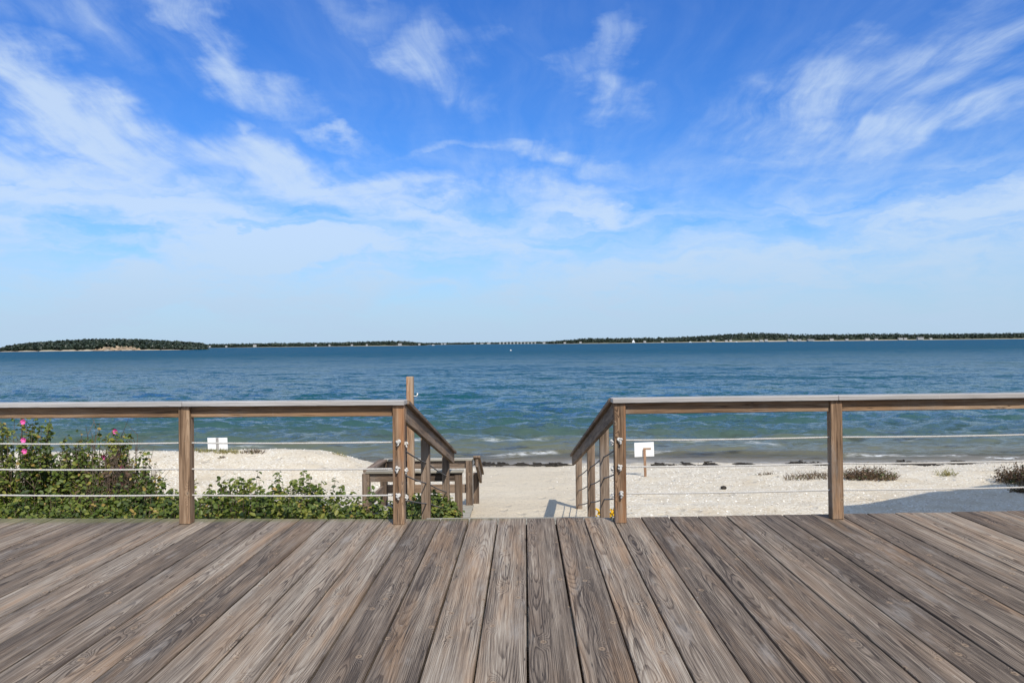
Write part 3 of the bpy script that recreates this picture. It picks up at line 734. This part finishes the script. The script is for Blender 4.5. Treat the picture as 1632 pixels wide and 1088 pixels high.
# low landing with its own rails, left of the foot of the stairs
LZ = .50
lt = thing('landing', (-1.5, 11.3, LZ), 'low wooden landing with a boxy rail around it beside the stair foot', 'landing')
for k in range(5):
    beam('floor_board', (-2.22, 10.85 + k * .235, LZ + .15), (-.80, 10.85 + k * .235, LZ + .15), .228, .038, PALEW, lt)
RT = 1.37
A, B_, C_, D_ = (-2.20, 10.78), (-.86, 10.78), (-.80, 11.9), (-2.16, 11.9)
for (p, q) in ((A, B_), (D_, C_), (A, D_)):
    pv, qv = Vector((*p, 0)), Vector((*q, 0)); dv = (qv - pv).normalized() * .05
    if (p, q) == (A, D_): pv += dv * 1.1; qv -= dv * 1.1
    beam('top_rail', pv + Vector((0, 0, RT - .017)), qv + Vector((0, 0, RT - .017)), .12, .034, RAILW if (p, q) == (A, D_) else PALEW, lt, share=False)  # darker wood on the side rail stands in for its shaded face
    beam('face_rail', pv + dv + Vector((0, 0, RT - .095)), qv - dv + Vector((0, 0, RT - .095)), .038, .115, RAILW, lt, share=False)
    if (p, q) != (A, B_):
        beam('lower_rail', pv + dv + Vector((0, 0, RT - .46)), qv - dv + Vector((0, 0, RT - .46)), .038, .13, RAILW, lt, share=False)
for (x, y) in (A, D_, (-.93, 10.80), (-.86, 11.88)):
    beam('post', (x, y, gz(x, y) - .1), (x, y, RT - .036), .10, .10, RAILW, lt, share=False)
stair_railing('short_handrail', -.735, [(11.75, 1.40), (12.75, .98)], [(12.6, .45)], 'short dark handrail dropping from the landing to the sand', cords=False)

# tall post with the water pipe
tp = Vector((-1.565, 10.66, gz(-1.565, 10.66)))
tpo = thing('tall_post', tp, 'tall bare wooden post standing behind the left stair rail', 'post')
beam('shaft', tp + Vector((0, 0, -.1)), (tp.x, tp.y, 2.665), .093, .093, POSTW, tpo, share=False)
PIPE, g, b = material('dark_pipe'); b.inputs['Base Color'].default_value = (.06, .055, .075, 1); b.inputs['Roughness'].default_value = .4; b.inputs['Metallic'].default_value = .6
link('water_pipe', bm_mesh(tube([tp + Vector((-.062, -.035, -.05)), Vector((tp.x - .062, tp.y - .035, 2.08)), Vector((tp.x - .05, tp.y - .045, 2.12))], .013, 8), 'water_pipe', True), PIPE, tpo)
link('hook', bm_mesh(tube([Vector((tp.x + .045, tp.y, 2.40)), Vector((tp.x + .085, tp.y - .01, 2.395)), Vector((tp.x + .10, tp.y - .01, 2.42)), Vector((tp.x + .10, tp.y - .01, 2.44))], .009, 6), 'hook', True), WHITE, tpo)

# ------------------------------------------------------------------ notice signs seen from behind
SIGNW, g, b = material('sign_white'); n = g.noise(g.tex('Object'), 4, 3, .5); g.put(b.inputs['Base Color'], g.mix(n, (.74, .74, .73), (.84, .84, .83))); b.inputs['Roughness'].default_value = .5
STAKE = wood('stake_wood', [(.16, .085, .05), (.30, .17, .10), (.40, .25, .16), (.5, .35, .24)], warm_amt=.4, knots=False)
def sign(px, pyb, D, wpx, hpx, pytop, tilt, stake_front, label):
    c = px2w(px, pytop + hpx / 2, D); base = Vector((c.x, D, gz(c.x, D))); t = thing('notice_sign', base, label, 'sign')
    W, H = wpx * D / FPX, hpx * D / FPX
    M = Matrix.Translation(c) @ Matrix.Rotation(R(tilt), 4, 'Y') @ Matrix.Rotation(R(6), 4, 'X')
    link('panel', box_mesh('panel', W, .012, H, .002), SIGNW, t, M)
    top = c + Vector((.0, -.03, stake_front)); beam('stake', base + Vector((.02, -.03, -.2)), top, .05, .03, STAKE if stake_front < .1 else CAPW, t, share=False)
    if stake_front < .1: beam('batten', c + Vector((-.02, -.012, .02)), c + Vector((.14, -.012, .02)), .012, .03, STAKE, t, share=False)
sign(1026, 755, 16.4, 31, 23, 704, -2, .02, 'white notice board on a short reddish stake right of the stairs')
sign(344, 712, 17.3, 32, 19, 698, 0, .13, 'white notice board split by a grey stake at the top of the left sand bank')

# ------------------------------------------------------------------ plants
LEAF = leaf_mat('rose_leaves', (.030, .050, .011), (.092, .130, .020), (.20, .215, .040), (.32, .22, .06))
DRYL = leaf_mat('dry_leaves', (.060, .034, .022), (.130, .075, .045), (.18, .12, .07), (.10, .12, .05))
YELG = leaf_mat('yellow_grass', (.16, .13, .05), (.27, .22, .08), (.36, .32, .13), (.14, .17, .05))
TWIG = flat_mat('twig_bark', (.12, .085, .06), var=.4, scale=20)
PINK, g, b = material('pink_petals'); g.put(b.inputs['Base Color'], g.mix(g.noise(g.tex('Object'), 30, 2, .5), (.55, .03, .22), (.78, .16, .45))); b.inputs['Roughness'].default_value = .6
YELP = flat_mat('yellow_petals', (.72, .42, .02), var=.2, scale=30)

def leaves_mesh(name, C, N, S, tint, aspect=.62, fold=.25):
    """C centres, N normals, S sizes: folded oval leaflets (6 corners, 4 triangles each)"""
    n = len(C); r = np.random.default_rng(len(C))
    N = N / np.linalg.norm(N, axis=1)[:, None]
    a = np.cross(N, r.normal(0, 1, N.shape)); a /= np.linalg.norm(a, axis=1)[:, None]; c = np.cross(N, a)
    S = S[:, None]; up = N * S * fold
    v = [C - a * S, C - a * S * .35 + c * S * aspect + up, C + a * S * .45 + c * S * aspect * .85 + up, C + a * S, C + a * S * .45 - c * S * aspect * .85 + up, C - a * S * .35 - c * S * aspect + up]
    V = np.stack(v, 1).reshape(-1, 3); o = np.arange(n)[:, None] * 6
    F = np.concatenate([o + np.array([[0, 3, 2, 1]]), o + np.array([[0, 5, 4, 3]])], 1).reshape(-1, 4)
    me = bpy.data.meshes.new(name); me.vertices.add(len(V)); me.vertices.foreach_set('co', V.ravel())
    me.loops.add(F.size); me.loops.foreach_set('vertex_index', F.ravel()); me.polygons.add(len(F)); me.polygons.foreach_set('loop_start', np.arange(len(F)) * 4)
    me.update(calc_edges=True)
    at = me.attributes.new('tint', 'FLOAT', 'FACE'); at.data.foreach_set('value', np.repeat(tint, 2)); return me

def bush(name, x, y, rx, ry, h, shoots, label, group, mat=None, per=46, leaf=.027, bare=0, flowers=0, yellow=.05, cat='shrub'):
    base = Vector((x, y, gz(x, y))); t = thing(name, base, label, cat, group); r = np.random.default_rng(int(abs(x * 131 + y * 977)) + shoots)
    C, N, S, T = [], [], [], []; bm = bmesh.new(); tips = []
    for k in range(shoots):
        an = r.uniform(0, 6.283); q = math.sqrt(r.random()); ux, uy = q * math.cos(an), q * math.sin(an)
        top = h * (1 - .45 * q ** 2.2) * r.uniform(.70, 1.10)
        tip = base + Vector((ux * rx, uy * ry, top)); root = base + Vector((ux * rx * .55, uy * ry * .55, -.03))
        mid = root.lerp(tip, .55) + Vector((r.normal(0, .04), r.normal(0, .04), .02)); tips.append(tip)
        tube([root, mid, tip], [.007, .0045, .002], 4, bm)
        if k < bare: 
            for _ in range(4):
                s0 = mid.lerp(tip, r.random()); tube([s0, s0 + Vector((r.normal(0, .11), r.normal(0, .08), r.uniform(.04, .22)))], [.004, .0016], 3, bm)
            continue
        u = r.random(per) * 1.5 - .5; tone = r.normal(.40, .22)
        c = np.array(mid)[None] * (1 - u[:, None]) + np.array(tip)[None] * u[:, None]
        dirs = r.normal(0, 1, (per, 3)); dirs[:, 2] = np.abs(dirs[:, 2]) * .5; dirs /= np.linalg.norm(dirs, axis=1)[:, None]
        c = c + dirs * (r.uniform(.015, .10, (per, 1)) * (1.1 - .6 * np.clip(u, 0, 1)[:, None]))
        C.append(c); N.append(dirs * .8 + np.array([0, -.15, .75]) + r.normal(0, .35, (per, 3))); S.append(leaf * r.uniform(.6, 1.25, per))
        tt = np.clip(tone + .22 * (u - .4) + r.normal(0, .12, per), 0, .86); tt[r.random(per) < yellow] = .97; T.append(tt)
    link('stems', bm_mesh(bm, 'stems'), TWIG, t)
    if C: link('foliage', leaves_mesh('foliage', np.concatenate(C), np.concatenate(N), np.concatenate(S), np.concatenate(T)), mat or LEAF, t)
    order = sorted(range(len(tips)), key=lambda i: tips[i].y - tips[i].z * .6)
    for i in order[bare:bare + flowers]:
        p = tips[i] + Vector((0, -.05, .0)); bm = bmesh.new()
        for j in range(6):
            a = j * 1.047; dv = Vector((math.cos(a), -.45, math.sin(a))).normalized(); sd_ = Vector((-math.sin(a), 0, math.cos(a)))
            q = [p, p + dv * .022 + sd_ * .02, p + dv * .036 + Vector((0, -.008, 0)), p + dv * .022 - sd_ * .02]; bm.faces.new([bm.verts.new(v) for v in q])
        link('flower', bm_mesh(bm, 'flower'), PINK, t)
    return t

HG = 'low rose bushes below the deck edge'
HL = 'low green rose bush in the hedge below the left deck railing'
for row in (0, 1):
    for i, x in enumerate(np.arange(-5.45, -1.4, .52)):
        xx = float(x) + row * .20 + random.uniform(-.08, .08); yy = 7.75 + row * .75 + random.uniform(-.12, .12)
        hgt = random.uniform(.90, 1.06) - (.05 if row == 0 else .0) + (.10 if -3.1 < xx < -2.3 else 0) - (.10 if xx > -1.9 else 0)
        bush('rose_bush', xx, yy, .54, .48, hgt, 125, ORD[i] + ' low rose bush from the left in the ' + ('front' if row == 0 else 'back') + ' row of the hedge', HG, yellow=.03)
bush('rose_bush', -1.28, 9.6, .38, .55, .62, 90, 'small green rose bush growing against the left side of the stairs', None)
bush('rose_bush', -1.22, 10.35, .40, .35, .52, 80, 'green rose bush at the foot of the left stair posts', None)
# the tall one at the left with bare twigs and pink flowers
bush('tall_rose_bush', -5.75, 8.9, .75, .6, 1.62, 230, 'tall rose bush with pink flowers at the left edge', None, flowers=4, bare=16, per=52)
bush('tall_rose_bush', -5.02, 9.3, .66, .6, 1.48, 250, 'tall half bare rose bush with grey twigs and pink flowers, beside the leftmost bush', None, flowers=5, bare=110, per=46, yellow=.10)
bush('twiggy_bush', -4.72, 8.75, .50, .42, 1.22, 130, 'bare grey-brown twiggy bush standing before the pink-flowered bushes', None, mat=DRYL, bare=85, per=22)
bush('tall_rose_bush', -4.50, 9.0, .60, .5, .92, 140, 'mid-height rose bush sloping down toward the left sand bank', None, flowers=1, bare=22, per=48)

def tuft(name, x, y, rad, h, n, mat, label, cat, group=None, lean=.8, wid=.005):
    """grass or seaside plant: thin bent blades with small side leaves"""
    base = Vector((x, y, gz(x, y) - .01)); t = thing(name, base, label, cat, group); r = np.random.default_rng(int(abs(x * 100) + n))
    V, F, T = [], [], []
    for k in range(n):
        an = r.uniform(0, 6.28); q = math.sqrt(r.random()) * rad; p = np.array([base.x + q * math.cos(an), base.y + q * .6 * math.sin(an), 0]); p[2] = gz(p[0], p[1]) - .01
        hh = h * r.uniform(.45, 1.1) * (1 - .4 * (q / rad) ** 2); dv = np.array([r.normal(0, lean), r.normal(0, lean) - .1, 1.0]); dv /= np.linalg.norm(dv)
        sd_ = np.cross(dv, r.normal(0, 1, 3)); sd_ /= np.linalg.norm(sd_); m1 = p + dv * hh * .55; m2 = p + dv * hh + np.array([0, 0, -.12 * hh])
        o = len(V); V += [p - sd_ * wid, p + sd_ * wid, m1 + sd_ * wid * .8, m1 - sd_ * wid * .8, m2]; F += [(o, o + 1, o + 2, o + 3), (o + 3, o + 2, o + 4)]; tn = r.uniform(0, 1); T += [tn, tn]
        for j in range(4):
            c = p + dv * hh * r.uniform(.3, 1); e = r.normal(0, 1, 3); e /= np.linalg.norm(e); f = np.cross(e, dv) * .4; s = .03 * h / .3 * r.uniform(.6, 1.3)
            o = len(V); V += [c, c + e * s * .5 + f * s, c + e * s, c + e * s * .5 - f * s]; F.append((o, o + 1, o + 2, o + 3)); T.append(min(1, max(0, tn + r.normal(0, .15))))
    me = mesh_np('blades', V, F); at = me.attributes.new('tint', 'FLOAT', 'FACE'); at.data.foreach_set('value', np.array(T, float))
    link('blades', me, mat, t)
    # woody root crown, buried
    link('root', bm_mesh(tube([base + Vector((0, 0, -.08)), base + Vector((0, 0, .02))], [.02, .012], 6), 'root'), TWIG, t)
    return t
def ground_at(px, py):
    """world spot on the beach under a photo pixel"""
    for D in np.arange(8, 21, .02):
        p = px2w(px, py, D)
        if p.z <= gz(p.x, D): return p.x, float(D)
    return p.x, 20.0
def tuft_px(name, px, py, wpx, hpx, n, mat, label, cat, group=None, **kw):
    x, y = ground_at(px, py); return tuft(name, x, y, wpx * y / FPX / 2, hpx * y / FPX, n, mat, label, cat, group, **kw)
tuft_px('seaside_plant', 1380, 761, 84, 30, 420, DRYL, 'largest reddish brown seaside plant on the right sand, right of the far post', 'plant')
tuft_px('seaside_plant', 1290, 760, 90, 16, 260, DRYL, 'low spreading brown seaside plant left of the far right post', 'plant')
tuft_px('seaside_plant', 1217, 755, 28, 9, 60, DRYL, 'tiny dark seaside plant on the sand, leftmost on the right side', 'plant')
tuft_px('seaside_plant', 1502, 756, 30, 18, 60, YELG, 'small yellowish green beach tuft alone on the right sand', 'plant')
tuft_px('seaside_plant', 1625, 766, 80, 40, 420, DRYL, 'twiggy brown bush at the right edge of the picture', 'plant')
tuft_px('seaside_plant', 1632, 782, 60, 26, 240, DRYL, 'lower brown plant in the shade at the right edge', 'plant')
tuft_px('seaside_plant', 578, 732, 42, 18, 150, DRYL, 'dark twiggy seaside plant at the right end of the left sand bank', 'plant')
tuft_px('seaside_plant', 402, 722, 34, 12, 110, DRYL, 'dark twiggy seaside plant just right of the split white notice board', 'plant')
tuft_px('seaside_plant', 540, 725, 26, 8, 60, YELG, 'small faded plant on the bank between two dark twiggy plants', 'plant')
for i, px in enumerate((185, 206, 228, 248, 268, 305, 325, 350, 368)):
    tuft_px('beach_plant', px, 717 + i * .6, 30, 10, 90, YELG, ORD[i] + ' yellow grassy plant from the left along the left sand bank crest', 'plant', 'beach grass on the left bank', lean=.35)
tuft_px('beach_plant', 350, 731, 16, 9, 26, DRYL, 'few brown stalks on the sand just below the split white notice board', 'plant')
gx, gy = .62 + .27, 8.6
# goldenrod beside the right stair posts
gb = Vector((1.02, 9.9, gz(1.02, 9.9))); gt = thing('goldenrod', gb, 'small plant with yellow flowers beside the right corner post', 'plant'); bm = bmesh.new(); bf_ = bmesh.new(); C, N, S, T = [], [], [], []
for k in range(16):
    tip = gb + Vector((random.gauss(0, .075), random.gauss(0, .06), random.uniform(.22, .40))); tube([gb + Vector((random.gauss(0, .02), random.gauss(0, .02), -.02)), tip], [.005, .003], 4, bm)
    for j in range(9): C.append(np.array(gb.lerp(tip, random.uniform(.2, .9))) + rng.normal(0, .02, 3)); N.append(rng.normal(0, .5, 3) + np.array([0, -.3, .7])); S.append(.024); T.append(random.uniform(.2, .85))
    if k % 2 == 0:
        for j in range(7):
            c = tip + Vector((random.gauss(0, .018), random.gauss(0, .018), random.uniform(-.06, .02))); bmesh.ops.create_icosphere(bf_, subdivisions=1, radius=random.uniform(.010, .017), matrix=Matrix.Translation(c))
link('stems', bm_mesh(bm, 'stems'), TWIG, gt); link('flower_heads', bm_mesh(bf_, 'flower_heads'), YELP, gt)
link('foliage', leaves_mesh('foliage', np.array(C), np.array(N), np.array(S), np.array(T)), LEAF, gt)

# ------------------------------------------------------------------ seaweed, shells, stone
WEED = flat_mat('seaweed', (.022, .017, .011), rough=.55, var=.4, scale=12)
def seaweed(px, py, wpx, hpx, label, group):
    x, y = ground_at(px, py); W = .8 * wpx * y / FPX; H = max(.03, .7 * hpx * y / FPX); p = Vector((x, y, gz(x, y)))
    t = thing('seaweed_clump', p, label, 'seaweed', group); r = np.random.default_rng(px); bm = bmesh.new()
    for k in range(int(40 + wpx * 2.2)):
        u = r.normal(0, .26); a = p + Vector((u * W, r.normal(0, .10), abs(r.normal(0, .35)) * H * (1 - min(1, abs(u) * 1.6)))); pts = [a]
        for j in range(3): pts.append(pts[-1] + Vector((r.normal(0, .06), r.normal(0, .04), r.normal(.0, .16) * H)))
        for q in pts: q.z = max(q.z, gz(q.x, q.y) + .004)
        tube(pts, [.012, .02, .017, .006], 4, bm)
    link('fronds', bm_mesh(bm, 'fronds'), WEED, t); return t
SG = 'seaweed washed up at the water line'; SL = 'dark clump of seaweed washed up along the water line'
for i, (px, py, wp, hp) in enumerate(((768, 740, 12, 4), (782, 741, 8, 3), (800, 741, 9, 4), (832, 741, 13, 4), (856, 741, 9, 3), (884, 741, 30, 6), (1052, 741, 20, 4), (1096, 740, 12, 4), (1130, 741, 14, 4), (1182, 740, 14, 4),
                         (1275, 739, 34, 6), (1308, 740, 20, 5), (1440, 738, 40, 6), (1470, 739, 30, 5), (1522, 737, 26, 6))):
    seaweed(px, py, wp, hp, ORD[i] + ' dark seaweed clump from the left along the water line', SG)
x, y = ground_at(1152, 778)
bm = bmesh.new(); bmesh.ops.create_icosphere(bm, subdivisions=2, radius=.05)
for v in bm.verts: v.co = Vector((v.co.x * 1.1, v.co.y, v.co.z * .8)) * random.uniform(.85, 1.12) + Vector((x, y, gz(x, y) + .025))
tag(link('stone', bm_mesh(bm, 'stone'), WEED), 'single small dark stone on the open sand right of the stairs', 'stone')

# crushed shell scattered over the banks (nobody could count it)
n = 26000; X = rng.uniform(-15, 15, n); Y = rng.uniform(10.5, 19.6, n); keep = (np.abs(X + .15) > .55 + rng.random(n) * 1.4) & (Y < shore_y(X) - .4)
X, Y = X[keep], Y[keep]; n = len(X); Z = ground_z(X, Y) + .004
C = np.stack([X, Y, Z], 1); N = rng.normal(0, .35, (n, 3)) + np.array([0, -.1, 1]); S = rng.uniform(.005, .018, n) * rng.uniform(.6, 1.2, n)
SHELL, g, b = material('shell_chips'); g.put(b.inputs['Base Color'], g.ramp(g.attr('tint'), [(0, (.42, .36, .28)), (.35, (.66, .62, .55)), (1, (.78, .75, .69))])); b.inputs['Roughness'].default_value = .55
tag(link('shell_fragments', leaves_mesh('shell_fragments', C, N, S, rng.random(n), .8, .2), SHELL), kind='stuff')

# ------------------------------------------------------------------ beach house to the right, whose gable shades the sand
SHING, g, b = material('cedar_shingle_siding'); P = g.tex('Object'); n_ = g.noise(P, 6, 4, .6); g.put(b.inputs['Base Color'], g.mix(n_, (.20, .18, .155), (.32, .29, .25))); b.inputs['Roughness'].default_value = .85
xE, zE, xA, zA, yg = 6.0, 4.60, 10.69, 7.08, 8.27
hs = thing('beach_house', (xA, 3, .6), 'grey shingled beach house with a gable roof to the right of the deck', 'house')
bm = bmesh.new(); xw0, xw1 = xE + .35, 2 * xA - xE - .35; zw = zE + (zA - zE) * .35 / (xA - xE) - .16
pr = [(xw0, .3), (xw1, .3), (xw1, zw), (xA, zA - .2), (xw0, zw)]
f0 = [bm.verts.new((a, yg - .4, c)) for a, c in pr]; f1 = [bm.verts.new((a, yg - 9, c)) for a, c in pr]
bm.faces.new(f0); bm.faces.new(f1[::-1])
for i in range(5): bm.faces.new((f0[i], f1[i], f1[(i + 1) % 5], f0[(i + 1) % 5]))
link('wall', bm_mesh(bm, 'wall'), SHING, hs)
for (xa, za, xb, zb) in ((xE, zE, xA, zA), (2 * xA - xE, zE, xA, zA)):
    bm = bmesh.new(); q = [bm.verts.new(p) for p in ((xa, yg, za), (xb, yg, zb), (xb, yg - 9.6, zb), (xa, yg - 9.6, za))]; q2 = [bm.verts.new(v.co + Vector((0, 0, -.14))) for v in q]
    bm.faces.new(q); bm.faces.new(q2[::-1])
    for i in range(4): bm.faces.new((q[i], q2[i], q2[(i + 1) % 4], q[(i + 1) % 4]))
    link('roof', bm_mesh(bm, 'roof'), GREYR, hs)
for xx in (xA - 2.2, xA, xA + 2.2):
    f = link('window', box_mesh('window', 1.1, .06, 1.4, .01), WHITE, hs, Matrix.Translation((xx, yg - .385, 2.9))); WM[f.name] = Matrix.Translation((xx, yg - .385, 2.9))
    link('pane', box_mesh('pane', .95, .02, 1.25, 0), SHADOWG, f, Matrix.Translation((xx, yg - .345, 2.9)))
